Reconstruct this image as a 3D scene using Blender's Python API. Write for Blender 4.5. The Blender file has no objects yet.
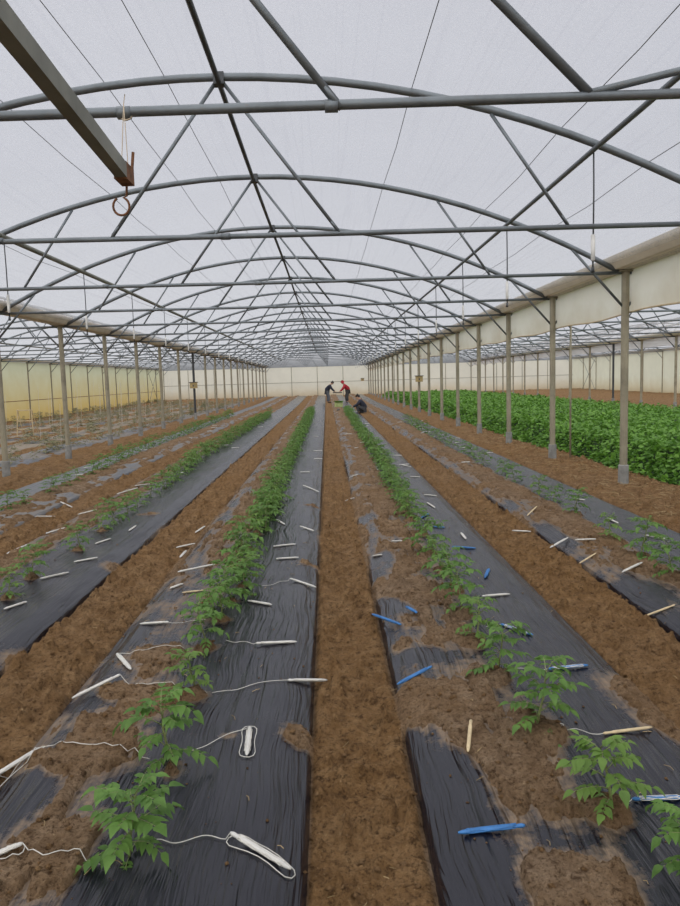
import bpy, bmesh, math, random
import numpy as np
from mathutils import Vector, Matrix

C = bpy.context.scene.collection
rng = np.random.default_rng(7)
random.seed(7)

# ------------------------------------------------------------------ camera
H = 1.55
YAW, PITCH, ROLL, FPX = .0158, -.1012, .0286, 722.8
cF = np.array([math.sin(YAW)*math.cos(PITCH), math.cos(YAW)*math.cos(PITCH), math.sin(PITCH)])
cR0 = np.array([math.cos(YAW), -math.sin(YAW), 0.0])
cU0 = np.cross(cR0, cF)
cR = math.cos(ROLL)*cR0 - math.sin(ROLL)*cU0
cU = np.cross(cR, cF)
cam_d = bpy.data.cameras.new('camera')
cam = bpy.data.objects.new('camera', cam_d); C.objects.link(cam)
cam_d.sensor_fit = 'VERTICAL'; cam_d.sensor_height = 24.0
cam_d.lens = FPX/906*24.0
cam_d.clip_start = 0.05; cam_d.clip_end = 500
cam.matrix_world = Matrix(((cR[0], cU[0], -cF[0], 0), (cR[1], cU[1], -cF[1], 0), (cR[2], cU[2], -cF[2], H), (0, 0, 0, 1)))
bpy.context.scene.camera = cam


def on_ground(u, v, z=0.03):
    """where the measured spot of the photograph lies on the ground, in metres"""
    d = cF + cR*(u-340)/FPX - cU*(v-453)/FPX
    t = (z-H)/d[2]
    return d[0]*t, d[1]*t


# ------------------------------------------------------------------ dimensions
SPAN = 9.56
XC = -0.84
GUT = [XC-1.5*SPAN, XC-.5*SPAN, XC+.5*SPAN, XC+1.5*SPAN, XC+2.5*SPAN]   # gutter lines
SPANS = [('left', XC-SPAN), ('central', XC), ('planted right', XC+SPAN), ('far right', XC+2*SPAN)]
YF = lambda i: 3.432+3.054*i
NF = 22
YB = YF(21)
Z_T, Z_G, Z_R = 2.83, 2.86, 4.15
arch_z = lambda off: Z_R-.0592*off*off


# ------------------------------------------------------------------ materials
def mat(name):
    m = bpy.data.materials.new(name); m.use_nodes = True
    nt = m.node_tree
    return m, nt, nt.nodes['Principled BSDF'], nt.nodes['Material Output']


def N(nt, kind, **kw):
    n = nt.nodes.new(kind)
    for k, v in kw.items():
        if k in n.inputs:
            n.inputs[k].default_value = v
        else:
            setattr(n, k, v)
    return n


def ramp(nt, fac, stops):
    r = nt.nodes.new('ShaderNodeValToRGB')
    e = r.color_ramp.elements
    while len(e) < len(stops):
        e.new(.5)
    for q, (p, c) in zip(e, stops):
        q.position = p; q.color = (*c, 1) if len(c) == 3 else c
    nt.links.new(fac, r.inputs['Fac'])
    return r.outputs['Color']


def objcoord(nt, scale=(1, 1, 1)):
    g = nt.nodes.new('ShaderNodeNewGeometry')
    mp = nt.nodes.new('ShaderNodeMapping'); mp.inputs['Scale'].default_value = scale
    nt.links.new(g.outputs['Position'], mp.inputs['Vector'])
    return mp.outputs['Vector']


def noise(nt, vec, scale, detail=4, rough=.55):
    n = nt.nodes.new('ShaderNodeTexNoise')
    n.inputs['Scale'].default_value = scale; n.inputs['Detail'].default_value = detail
    n.inputs['Roughness'].default_value = rough
    nt.links.new(vec, n.inputs['Vector'])
    return n.outputs['Fac']


def mixc(nt, fac, a, b):
    m = nt.nodes.new('ShaderNodeMix'); m.data_type = 'RGBA'
    for s, v in ((0, fac), (6, a), (7, b)):
        if hasattr(v, 'node'):
            nt.links.new(v, m.inputs[s])
        else:
            m.inputs[s].default_value = v if s == 0 else (*v, 1)
    return m.outputs[2]


def bump(nt, hgt, bsdf, strength=.5, dist=.01, normal=None):
    b = nt.nodes.new('ShaderNodeBump'); b.inputs['Strength'].default_value = strength
    b.inputs['Distance'].default_value = dist
    nt.links.new(hgt, b.inputs['Height'])
    if normal is not None:
        nt.links.new(normal, b.inputs['Normal'])
    if bsdf is not None:
        nt.links.new(b.outputs['Normal'], bsdf.inputs['Normal'])
    return b.outputs['Normal']


def simple(name, col, rough=.6, metal=0.0, vary=.25, scale=6.0, bumpd=0.0):
    m, nt, b, o = mat(name)
    f = noise(nt, objcoord(nt), scale)
    lo = tuple(c*(1-vary) for c in col); hi = tuple(min(1, c*(1+vary)) for c in col)
    nt.links.new(ramp(nt, f, [(.3, lo), (.7, hi)]), b.inputs['Base Color'])
    b.inputs['Roughness'].default_value = rough; b.inputs['Metallic'].default_value = metal
    if bumpd:
        bump(nt, f, b, .6, bumpd)
    return m


def steel(name, col, rough=.5, metal=.55):
    m, nt, b, o = mat(name)
    v = objcoord(nt)
    f = noise(nt, v, 4, 6, .65)
    f2 = noise(nt, v, 45, 3)
    c = ramp(nt, f, [(.28, tuple(x*.72 for x in col)), (.5, col), (.75, tuple(min(1, x*1.22) for x in col))])
    c = mixc(nt, ramp(nt, f2, [(.62, (0, 0, 0)), (.8, (.35, .35, .35))]), c, (.20, .14, .09))
    nt.links.new(c, b.inputs['Base Color'])
    b.inputs['Roughness'].default_value = rough; b.inputs['Metallic'].default_value = metal
    return m


def soil_material():
    m, nt, b, o = mat('bare_soil')
    v = objcoord(nt)
    big = noise(nt, v, .9, 5, .6)
    mid = noise(nt, v, 9, 6, .7)
    fine = noise(nt, v, 70, 5, .75); grit = noise(nt, v, 28, 5, .75)
    a = nt.nodes.new('ShaderNodeAttribute'); a.attribute_name = 'dry'
    c = ramp(nt, mid, [(.28, (.100, .052, .020)), (.48, (.235, .130, .052)), (.72, (.36, .220, .100))])
    c2 = ramp(nt, mid, [(.28, (.135, .088, .052)), (.5, (.265, .188, .125)), (.74, (.39, .300, .215))])
    c = mixc(nt, a.outputs['Fac'], c, c2)
    c = mixc(nt, ramp(nt, big, [(.35, (0, 0, 0)), (.7, (.5, .5, .5))]), c, (.255, .142, .058))
    c = mixc(nt, ramp(nt, fine, [(.34, (.75, .75, .75)), (.47, (0, 0, 0))]), c, (.060, .033, .017))
    c = mixc(nt, ramp(nt, fine, [(.60, (0, 0, 0)), (.70, (.6, .6, .6))]), c, (.48, .35, .20))
    c = mixc(nt, ramp(nt, grit, [(.36, (.8,)*3), (.47, (0, 0, 0))]), c, (.060, .031, .014))
    nt.links.new(c, b.inputs['Base Color'])
    b.inputs['Roughness'].default_value = .95
    b.inputs['Specular IOR Level'].default_value = .15
    n1 = bump(nt, mid, None, 1.0, .05)
    bump(nt, fine, b, 1.0, .02, n1)
    return m


def film_material(name, base, dusty, rough=.25):
    """thin mulch film, folded along the bed, with soil dust on it"""
    m, nt, b, o = mat(name)
    g = nt.nodes.new('ShaderNodeNewGeometry')
    warp = nt.nodes.new('ShaderNodeTexNoise'); warp.inputs['Scale'].default_value = 1.3; warp.inputs['Detail'].default_value = 2
    nt.links.new(g.outputs['Position'], warp.inputs['Vector'])
    ad = nt.nodes.new('ShaderNodeVectorMath'); ad.operation = 'MULTIPLY_ADD'
    nt.links.new(warp.outputs['Color'], ad.inputs[0]); ad.inputs[1].default_value = (.13, .5, 0)
    nt.links.new(g.outputs['Position'], ad.inputs[2])

    def folds(sx, sy, rot, scale, det):
        mp = nt.nodes.new('ShaderNodeMapping'); mp.inputs['Scale'].default_value = (sx, sy, .3); mp.inputs['Rotation'].default_value = (0, 0, rot)
        nt.links.new(ad.outputs[0], mp.inputs['Vector'])
        f = noise(nt, mp.outputs['Vector'], scale, det, .6)
        k = nt.nodes.new('ShaderNodeMath'); k.operation = 'SUBTRACT'; k.inputs[1].default_value = .5; nt.links.new(f, k.inputs[0])
        k2 = nt.nodes.new('ShaderNodeMath'); k2.operation = 'ABSOLUTE'; nt.links.new(k.outputs[0], k2.inputs[0])
        return k2.outputs[0]
    st = folds(1, .035, 0, 24, 3)
    st2 = folds(1, .07, .10, 9, 3)
    v = objcoord(nt)
    d1 = noise(nt, v, 5, 6, .7); d2 = noise(nt, v, 42, 6, .75)
    at = nt.nodes.new('ShaderNodeAttribute'); at.attribute_name = 'dust'

    def ma(op, x, y):
        n = nt.nodes.new('ShaderNodeMath'); n.operation = op
        for q, w in ((0, x), (1, y)):
            if hasattr(w, 'node'):
                nt.links.new(w, n.inputs[q])
            else:
                n.inputs[q].default_value = w
        return n.outputs[0]
    t = ma('ADD', ma('MULTIPLY', at.outputs['Fac'], .40), ma('ADD', ma('MULTIPLY', d2, .70), ma('MULTIPLY', d1, .30)))
    fac = ramp(nt, t, [(.64, (.0,)*3), (.76, (.30,)*3), (.92, (.85,)*3)])
    nt.links.new(mixc(nt, fac, base, dusty), b.inputs['Base Color'])
    rr = nt.nodes.new('ShaderNodeMapRange'); rr.inputs['To Min'].default_value = rough; rr.inputs['To Max'].default_value = .85
    nt.links.new(fac, rr.inputs['Value']); nt.links.new(rr.outputs[0], b.inputs['Roughness'])
    b.inputs['IOR'].default_value = 1.62
    n1 = bump(nt, st, None, 1.0, .024)
    bump(nt, st2, b, 1.0, .042, n1)
    return m


def sheet_material(name, trans, body, clear_noise=.0, stain=None, stain_z=None, seams=False):
    """weathered greenhouse film: part clear, part milky.  trans = share that passes straight through"""
    m, nt, b, o = mat(name)
    nt.nodes.remove(b)
    v = objcoord(nt)
    col = None
    f = noise(nt, v, 1.1, 5, .6)
    col = ramp(nt, f, [(.3, tuple(c*.92 for c in body)), (.7, body)])
    if stain is not None:
        sx = nt.nodes.new('ShaderNodeSeparateXYZ'); g = nt.nodes.new('ShaderNodeNewGeometry')
        nt.links.new(g.outputs['Position'], sx.inputs[0])
        ad = nt.nodes.new('ShaderNodeMath'); ad.operation = 'MULTIPLY_ADD'
        nt.links.new(f, ad.inputs[0]); ad.inputs[1].default_value = .9; nt.links.new(sx.outputs['Z'], ad.inputs[2])
        mr = nt.nodes.new('ShaderNodeMapRange'); mr.inputs['From Min'].default_value = stain_z[0]; mr.inputs['From Max'].default_value = stain_z[1]
        mr.inputs['To Min'].default_value = 1; mr.inputs['To Max'].default_value = 0
        nt.links.new(ad.outputs[0], mr.inputs['Value'])
        col = mixc(nt, mr.outputs[0], col, stain)
    tr = nt.nodes.new('ShaderNodeBsdfTransparent')
    tl = nt.nodes.new('ShaderNodeBsdfTranslucent'); df = nt.nodes.new('ShaderNodeBsdfDiffuse')
    nt.links.new(col, tl.inputs['Color']); nt.links.new(col, df.inputs['Color'])
    m1 = nt.nodes.new('ShaderNodeMixShader'); m1.inputs[0].default_value = .25
    nt.links.new(tl.outputs[0], m1.inputs[1]); nt.links.new(df.outputs[0], m1.inputs[2])
    m2 = nt.nodes.new('ShaderNodeMixShader')
    if seams:
        mp = nt.nodes.new('ShaderNodeMapping'); mp.inputs['Scale'].default_value = (1, .012, .2)
        g2 = nt.nodes.new('ShaderNodeNewGeometry'); nt.links.new(g2.outputs['Position'], mp.inputs['Vector'])
        folds = noise(nt, mp.outputs['Vector'], 2.6, 2, .5)
        nt.links.new(ramp(nt, folds, [(.36, (1, 1, 1)), (.368, (.93, .93, .94)), (.382, (1, 1, 1)), (.468, (1, 1, 1)), (.476, (.94, .94, .95)), (.492, (1, 1, 1)),
                                      (.56, (1, 1, 1)), (.57, (.935, .935, .945)), (.588, (1, 1, 1))]), tr.inputs['Color'])
        a = nt.nodes.new('ShaderNodeValue'); a.outputs[0].default_value = trans; a = a.outputs[0]
        grain = noise(nt, v, 55, 2, .6)
        gr = ramp(nt, grain, [(.35, (.10,)*3), (.65, (0, 0, 0))])
        sb = nt.nodes.new('ShaderNodeMath'); sb.operation = 'SUBTRACT'
        nt.links.new(a, sb.inputs[0]); nt.links.new(gr, sb.inputs[1])
        nt.links.new(sb.outputs[0], m2.inputs[0])
    else:
        m2.inputs[0].default_value = trans
    nt.links.new(m1.outputs[0], m2.inputs[1]); nt.links.new(tr.outputs[0], m2.inputs[2])
    nt.links.new(m2.outputs[0], o.inputs['Surface'])
    return m


def leaf_material(name, dark, light, transl=.35, scale=9):
    m, nt, b, o = mat(name)
    f = noise(nt, objcoord(nt), scale, 4, .6)
    c = ramp(nt, f, [(.28, dark), (.72, light)])
    nt.links.new(c, b.inputs['Base Color']); b.inputs['Roughness'].default_value = .5
    b.inputs['Specular IOR Level'].default_value = .35
    tl = nt.nodes.new('ShaderNodeBsdfTranslucent'); nt.links.new(c, tl.inputs['Color'])
    mx = nt.nodes.new('ShaderNodeMixShader'); mx.inputs[0].default_value = transl
    nt.links.new(b.outputs[0], mx.inputs[1]); nt.links.new(tl.outputs[0], mx.inputs[2])
    nt.links.new(mx.outputs[0], o.inputs['Surface'])
    return m


M = {}
M['soil'] = soil_material()
M['film'] = film_material('black_mulch_film', (.006, .006, .012), (.23, .16, .10))
M['oldfilm'] = film_material('aged_mulch_film', (.05, .05, .05), (.26, .21, .15), .5)
M['greyfilm'] = film_material('pale_mulch_film', (.10, .105, .115), (.22, .19, .16), .4)
M['tube'] = steel('galvanised_tube', (.165, .185, .20))
M['darktube'] = steel('dark_tube', (.065, .070, .075), .55, .4)
M['post'] = steel('weathered_post', (.31, .28, .205), .65, .25)
M['socket'] = simple('grey_socket', (.235, .235, .225), .85, 0, .25, 12, .004)
M['channel'] = steel('channel_steel', (.20, .205, .175), .6, .25)
M['rust'] = simple('rusty_steel', (.17, .075, .035), .85, .1, .5, 30, .002)
M['gutter'] = simple('gutter_sheet', (.62, .56, .44), .6, 0, .12, 3)
M['wire'] = simple('dark_wire', (.10, .10, .10), .6, .3, .1)
M['sleeve'] = simple('white_sleeve', (.68, .68, .66), .5)
M['cord'] = simple('pale_cord', (.48, .40, .30), .8)
M['white'] = simple('white_plastic', (.56, .55, .52), .5, 0, .1, 20)
M['twine'] = simple('pale_twine', (.62, .60, .55), .85, 0, .15, 30)
M['blue'] = simple('blue_plastic', (.030, .155, .40), .45, 0, .25, 20)
M['cane'] = simple('cream_cane', (.55, .44, .27), .7, 0, .2, 30)
M['leaf'] = leaf_material('tomato_leaf', (.062, .142, .026), (.18, .33, .072))
M['leafbright'] = leaf_material('young_tomato_leaf', (.080, .165, .030), (.20, .33, .070))
M['stem'] = simple('tomato_stem', (.20, .24, .09), .6, 0, .3, 20)
M['crop'] = leaf_material('crop_leaf', (.055, .155, .022), (.22, .43, .065), .3, 5)
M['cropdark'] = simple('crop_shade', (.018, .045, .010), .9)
M['drygrass'] = leaf_material('dry_leaf', (.13, .15, .06), (.36, .33, .20), .2, 3)
M['straw'] = simple('straw', (.36, .26, .13), .8, 0, .3, 20)
M['roof'] = sheet_material('roof_film', .80, (.86, .87, .90), seams=True)
M['gable'] = sheet_material('gable_film', .45, (.84, .84, .84))
M['wallfilm'] = sheet_material('end_wall_film', .04, (.90, .85, .70), stain=(.76, .63, .40), stain_z=(.3, 1.6))
M['yellowfilm'] = sheet_material('side_wall_film', .03, (.53, .53, .36), stain=(.50, .37, .13), stain_z=(.8, 2.9))
M['creamfilm'] = sheet_material('right_wall_film', .04, (.76, .74, .57), stain=(.62, .50, .28), stain_z=(.2, 1.6))
M['band'] = sheet_material('curtain_film', .04, (.97, .94, .85), stain=(.74, .64, .48), stain_z=(2.45, 3.1))
M['yellowbox'] = simple('ochre_box', (.40, .30, .13), .6)
M['darkbox'] = simple('dark_box', (.10, .09, .075), .6)


# ------------------------------------------------------------------ mesh helpers
class MB:
    """collects shapes for ONE mesh"""
    def __init__(s): s.v = []; s.f = []; s.mi = []

    def add(s, v, f, mi=0):
        o = len(s.v); s.v += [tuple(map(float, p)) for p in v]; s.f += [tuple(i+o for i in q) for q in f]; s.mi += [mi]*len(f)

    def tube(s, pts, r, n=8, cap=True, mi=0, flat=1.0):
        P = [np.array(p, float) for p in pts]
        R = r if hasattr(r, '__len__') else [r]*len(P)
        vs, fs = [], []
        up = None
        for i, p in enumerate(P):
            t = P[min(i+1, len(P)-1)]-P[max(i-1, 0)]
            t = t/(np.linalg.norm(t)+1e-9)
            if up is None:
                up = np.array([0, 0, 1.]) if abs(t[2]) < .9 else np.array([1., 0, 0])
            a = np.cross(t, up); a /= np.linalg.norm(a)+1e-9
            b = np.cross(a, t); up = b
            for k in range(n):
                th = 2*math.pi*(k+.5)/n
                vs.append(p+R[i]*(math.cos(th)*a+math.sin(th)*b*flat))
        for i in range(len(P)-1):
            for k in range(n):
                fs.append((i*n+k, i*n+(k+1) % n, (i+1)*n+(k+1) % n, (i+1)*n+k))
        if cap:
            fs.append(tuple(range(n))[::-1]); fs.append(tuple((len(P)-1)*n+k for k in range(n)))
        s.add(vs, fs, mi)

    def box(s, c, d, mi=0, rotz=0.0):
        x, y, z = (q/2 for q in d)
        vs = []
        for sx, sy, sz in ((-1, -1, -1), (1, -1, -1), (1, 1, -1), (-1, 1, -1), (-1, -1, 1), (1, -1, 1), (1, 1, 1), (-1, 1, 1)):
            a, b = sx*x, sy*y
            vs.append((c[0]+a*math.cos(rotz)-b*math.sin(rotz), c[1]+a*math.sin(rotz)+b*math.cos(rotz), c[2]+sz*z))
        s.add(vs, [(3, 2, 1, 0), (4, 5, 6, 7), (0, 1, 5, 4), (1, 2, 6, 5), (2, 3, 7, 6), (3, 0, 4, 7)], mi)

    def extrude(s, prof, y0, y1, closed=True, mi=0):
        """a profile in x, z carried along y"""
        n = len(prof)
        vs = [(x, y0, z) for x, z in prof]+[(x, y1, z) for x, z in prof]
        fs = [(i, (i+1) % n, n+(i+1) % n, n+i) for i in range(n if closed else n-1)]
        if closed:
            fs += [tuple(range(n))[::-1], tuple(range(n, 2*n))]
        s.add(vs, fs, mi)

    def mesh(s, name, mats, smooth=False):
        me = bpy.data.meshes.new(name)
        me.from_pydata(s.v, [], s.f)
        for m in (mats if isinstance(mats, (list, tuple)) else [mats]):
            me.materials.append(m)
        if any(s.mi):
            me.polygons.foreach_set('material_index', s.mi)
        if smooth:
            me.polygons.foreach_set('use_smooth', [True]*len(s.f))
        me.update()
        return me

    def build(s, name, mats, parent=None, smooth=False):
        return put(name, s.mesh(name, mats, smooth), parent)


def put(name, me, parent=None, loc=None):
    o = bpy.data.objects.new(name, me); C.objects.link(o)
    if parent is not None:
        o.parent = parent
    if loc is not None:
        o.location = loc
    return o


def tag(o, label, cat, group=None, kind=None):
    o['label'] = label
    if cat:
        o['category'] = cat
    if group:
        o['group'] = group
    if kind:
        o['kind'] = kind
    return o


def thing(name, label, cat, loc=(0, 0, 0), rz=0.0, group=None):
    o = bpy.data.objects.new(name, None); C.objects.link(o)
    o.empty_display_size = .1; o.location = loc; o.rotation_euler = (0, 0, rz)
    return tag(o, label, cat, group)


def structure(name, me):
    o = put(name, me); o['kind'] = 'structure'
    return o


def dup(root, loc, label=None, group=None, rz=None, scale=None):
    r = root.copy(); C.objects.link(r); r.location = loc
    if rz is not None:
        r.rotation_euler = (0, 0, rz)
    if scale is not None:
        r.scale = (scale,)*3
    if label:
        r['label'] = label
    if group:
        r['group'] = group
    for ch in list(root.children):
        c = ch.copy(); C.objects.link(c); c.parent = r
        for g in list(ch.children):
            d = g.copy(); C.objects.link(d); d.parent = c
    return r


ONES = 'zeroth first second third fourth fifth sixth seventh eighth ninth tenth eleventh twelfth thirteenth fourteenth fifteenth sixteenth seventeenth eighteenth nineteenth'.split()
TENS = {2: 'twent', 3: 'thirt', 4: 'fort', 5: 'fift', 6: 'sixt', 7: 'sevent', 8: 'eight', 9: 'ninet'}


def nth(n):
    if n < 20:
        return ONES[n]
    t, u = divmod(n, 10)
    return TENS[t]+'ieth' if u == 0 else TENS[t]+'y-'+ONES[u]


def grid_mesh(name, X, Y, Z, m, attrs=None, smooth=True):
    """X (n), Y (k) axes, Z (k, n)"""
    k, n = Z.shape
    co = np.empty((k*n, 3), np.float32)
    co[:, 0] = np.tile(X, k); co[:, 1] = np.repeat(Y, n); co[:, 2] = Z.ravel()
    idx = np.arange(k*n).reshape(k, n)
    q = np.stack([idx[:-1, :-1], idx[:-1, 1:], idx[1:, 1:], idx[1:, :-1]], -1).reshape(-1, 4)
    return raw_mesh(name, co, q, m, attrs, smooth)


def raw_mesh(name, co, q, m, attrs=None, smooth=True):
    me = bpy.data.meshes.new(name)
    w = q.shape[1]
    me.vertices.add(len(co)); me.vertices.foreach_set('co', np.ascontiguousarray(co, np.float32).ravel())
    me.loops.add(q.size); me.loops.foreach_set('vertex_index', q.astype(np.int32).ravel())
    me.polygons.add(len(q)); me.polygons.foreach_set('loop_start', np.arange(0, q.size, w, dtype=np.int32))
    if smooth:
        me.polygons.foreach_set('use_smooth', np.ones(len(q), bool))
    me.update(calc_edges=True); me.validate()
    for a, val in (attrs or {}).items():
        at = me.attributes.new(a, 'FLOAT', 'POINT'); at.data.foreach_set('value', np.ascontiguousarray(val, np.float32).ravel())
    for mm in (m if isinstance(m, (list, tuple)) else [m]):
        me.materials.append(mm)
    return me


# ------------------------------------------------------------------ value noise (the same everywhere, so things can be set down on the ground)
def _hash(ix, iy, seed):
    h = (ix.astype(np.int64)*374761393 + iy.astype(np.int64)*668265263 + seed*1274126177) & 0xffffffff
    h = ((h ^ (h >> 13))*1274126177) & 0xffffffff
    h = (h ^ (h >> 16)) & 0xffffffff
    return h/4294967295.0


def vnoise(x, y, seed):
    ix, iy = np.floor(x), np.floor(y)
    fx, fy = x-ix, y-iy
    fx = fx*fx*(3-2*fx); fy = fy*fy*(3-2*fy)
    a, b = _hash(ix, iy, seed), _hash(ix+1, iy, seed)
    c, d = _hash(ix, iy+1, seed), _hash(ix+1, iy+1, seed)
    return (a+(b-a)*fx)*(1-fy)+(c+(d-c)*fx)*fy


def fbm(x, y, seed, oct=4, gain=.5):
    t = np.zeros(np.broadcast(x, y).shape); a, s = 1.0, 0.0
    for o in range(oct):
        t = t+a*vnoise(x*2**o+17.3*o, y*2**o-9.1*o, seed+o); s += a; a *= gain
    return t/s


def smooth(a, b, x):
    t = np.clip((x-a)/(b-a), 0, 1)
    return t*t*(3-2*t)


# ------------------------------------------------------------------ ground and mulch film
# name, x0, x1, plant row x, soiled side (-1 towards x0, +1 towards x1, 0 all), soil cover near, far
BEDS = [
    ('B1', -1.33, -.10, -.73, -1, .47, .60),
    ('B2', .285, 1.47, .90, -1, .44, .62),
    ('B3', -3.05, -1.82, -2.52, -1, .54, .58),
    ('B4', 2.0, 3.30, 2.62, -1, .48, .60),
    ('B5', -4.78, -3.55, -4.22, 1, .56, .60),
]
BLOBS = [(303, 740, .11, .55, .9), (312, 508, .14, .4, .5), (309, 566, .14, .4, .5), (120, 566, .14, .5, .9), (38, 655, .2, .5, .9), (150, 517, .14, .4, .6),
         (395, 702, .16, .55, 1.2), (430, 706, .2, .5, .9), (470, 722, .16, .4, .6), (545, 742, .12, .4, .9), (470, 750, .10, .3, 1), (520, 790, .17, .4, 1.1), (600, 818, .08, .4, .8),
         (590, 900, .14, .5, 1), (545, 890, .10, .3, 1), (490, 850, .08, .2, 1), (650, 695, .22, .6, 1.3), (680, 730, .15, .5, 1),
         (105, 750, .12, .5, 1.2), (60, 770, .13, .4, 1), (50, 868, .15, .35, 1), (140, 830, .1, .3, 1.2), (165, 705, .13, .45, 1), (230, 745, .05, .3, 1),
         (160, 660, .12, .5, .8), (110, 700, .10, .5, .8), (450, 640, .14, .3, 1), (400, 590, .2, .4, 1.4), (395, 648, .16, .3, .6), 
         (675, 650, .1, .3, .7), (550, 520, .2, .4, .8),
         # places the photograph shows bare film
         (545, 535, .16, -.45, 1.6), (630, 598, .22, -.45, 1.2), (660, 625, .2, -.4, 1.2), (500, 508, .14, -.35, 1.5), (382, 605, .10, -.4, 1.5), (360, 520, .12, -.35, 2), (372, 575, .08, -.3, 1.5),
         (440, 800, .16, -.5, 1.8), (455, 870, .16, -.5, 1.2), (560, 850, .10, -.3, 1), (175, 880, .25, -.5, 1), (25, 800, .12, -.5, 1.4), (250, 850, .3, -.6, 1.5), (420, 660, .12, -.4, .6), (385, 610, .10, -.4, 1.0),
         (130, 640, .10, -.5, 1.8), (85, 706, .07, -.5, 1.5), (120, 800, .10, -.35, 1.2), (210, 585, .2, -.25, 1)]
BLOBS = [(*on_ground(u, v), r, s, e) for u, v, r, s, e in BLOBS]
MOUNDS = []   # little soil mounds at the foot of the near plants, filled below


def bed_z(b, x, y):
    """height of the film of bed b"""
    _, x0, x1, px, side, *_ = b
    e = np.minimum(x-x0, x1-x)
    z = .055*smooth(-.005, .16, e) + .012*smooth(0, .03, e)
    z = z + .026*(fbm(x*3.1, y*1.6, 31, 3)-.5)*smooth(0, .15, e)
    w = x*22+6*fbm(x*1.4, y*.9, 57, 2)
    z = z + .010*(fbm(w, y*.55, 41, 3)-.5)*smooth(0, .06, e)
    return z


def bed_cover(b, x, y):
    """> 0 where soil lies over the film"""
    _, x0, x1, px, side, near, far = b
    cov = near+(far-near)*smooth(3.5, 8.5, y)
    wob = .16*(fbm(x*.1+3, y*1.3, 77, 3)-.5)
    if side < 0:
        s = 1-smooth(px-.16, px+.06, x+wob)
        o = x-x0
    else:
        s = smooth(px-.06, px+.16, x+wob)
        o = x1-x
    cov = cov-.13*(1-smooth(.10, .30, o+wob*.6))          # the folded outer edge stays barer
    p = fbm(x*4.2, y*3.2, 91, 5, .6)
    q = fbm(x*17, y*1.7, 93, 4, .6)                        # soil caught along the folds
    p = .56*p+.44*q
    m = s*(p-(1-cov)) + (1-s)*(.45*(p-.5)-.30)
    e = np.minimum(x-x0, x1-x)
    m = m+.30*(1-smooth(0, .09, e))*(fbm(x*.7+y*.3, y*.8, 63, 2)-.52)*2
    m = m+.16*(fbm(x*26, y*26, 95, 3, .6)-.5)*smooth(.02, .12, e)
    for bx, by, r, st, el in BLOBS:
        d2 = ((x-bx)/r)**2+((y-by)/(r*el))**2
        m = m+st*np.exp(-d2)
    for bx, by, r, st in MOUNDS:
        m = m+st*np.exp(-(((x-bx)**2+(y-by)**2)/r**2))
    return m


def ground_z(x, y):
    far = .10*smooth(45, 66, y)
    base = .055*(fbm(x*1.3, y*.8, 5, 3)-.5)+.030*(fbm(x*5.5, y*5, 9, 4, .6)-.5)+.030*(fbm(x*15, y*15, 15, 3, .6)-.5)+.030*(fbm(x*42, y*42, 17, 2, .6)-.5)
    z = base+far
    clod = np.clip(fbm(x*13, y*13, 21, 3)-.58, 0, 1)*.24
    z = z+clod
    # the strip by the posts is a little higher
    z = z+.05*np.exp(-((x-3.95)/.5)**2)+.04*np.exp(-((x+5.3)/.4)**2)
    z = z-.03*np.exp(-((x-.1)/.2)**2)
    dry = .35*fbm(x*1.1, y*.6, 81, 3)
    for b in BEDS:
        inside = smooth(b[1]-.03, b[1]+.03, x)*(1-smooth(b[2]-.03, b[2]+.03, x))
        if not np.any(inside > 0):
            continue
        m = bed_cover(b, x, y)
        zf = bed_z(b, x, y)
        top = zf+far+np.clip(m*.38, -.05, .026)+.024*(fbm(x*36, y*36, 25, 3, .7)-.5)*1.5*smooth(-.12, .03, m)
        z = z*(1-inside)+top*inside
        dry = np.where(inside > .5, .55+.45*fbm(x*2, y*2, 85, 2), dry)
    for bx, by, r, st in MOUNDS:
        z = z+.022*np.exp(-(((x-bx)**2+(y-by)**2)/r**2))
    return z, dry


def surf(x, y):
    """top of soil or film at one spot"""
    xx, yy = np.array([float(x)]), np.array([float(y)])
    z = ground_z(xx, yy)[0][0]
    for b in BEDS:
        if b[1] < x < b[2]:
            z = max(z, bed_z(b, xx, yy)[0]+.10*float(smooth(45, 66, yy)[0]))
    return float(z)


# measured foot of each plant one can tell apart in the photograph, by row, (u, v)
PLANTS = {
    'B1': [(128, 862), (172, 772), (196, 697), (207, 650), (222, 622), (232, 603), (243, 588), (240, 566), (250, 552), (257, 536)],
    'B2': [(712, 915), (612, 818), (537, 737), (498, 680), (476, 645), (462, 616), (452, 592), (442, 574), (430, 555), (422, 536), (412, 521)],
    'B3': [(8, 600), (32, 580), (80, 551), (101, 532), (115, 524), (128, 515), (138, 508), (150, 499), (163, 490)],
    'B4': [(672, 580), (640, 560), (610, 544), (574, 517), (553, 503), (540, 495)],
    'B5': [(8, 512), (26, 506), (50, 494), (66, 488), (78, 483), (92, 476)],
}
ROWS = {}
for b in BEDS:
    near = [on_ground(u, v, .05) for u, v in PLANTS[b[0]]]
    ROWS[b[0]] = near
    for k, (x, y) in enumerate(near):
        if y < 7.5:
            MOUNDS.append((x+.01, y-.02, .075, .36))

# one floor for the whole house: fine where the camera looks closely, coarse to the sides
xs = np.concatenate([np.arange(GUT[0]-.3, -5.3, .13), np.arange(-5.3, -3.2, .022), np.arange(-3.2, 3.3, .0085), np.arange(3.3, 4.7, .022), np.arange(4.7, GUT[4]+.4, .16)])
ys = np.concatenate([np.arange(-5, 1.2, .25), np.exp(np.linspace(math.log(1.25), math.log(8), 460)), np.exp(np.linspace(math.log(8.03), math.log(YB+.6), 290))])
GX, GY = np.meshgrid(xs, ys)
gz, gd = ground_z(GX, GY)
structure('floor', grid_mesh('floor', xs, ys, gz, M['soil'], {'dry': gd}))
del GX, GY

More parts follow.
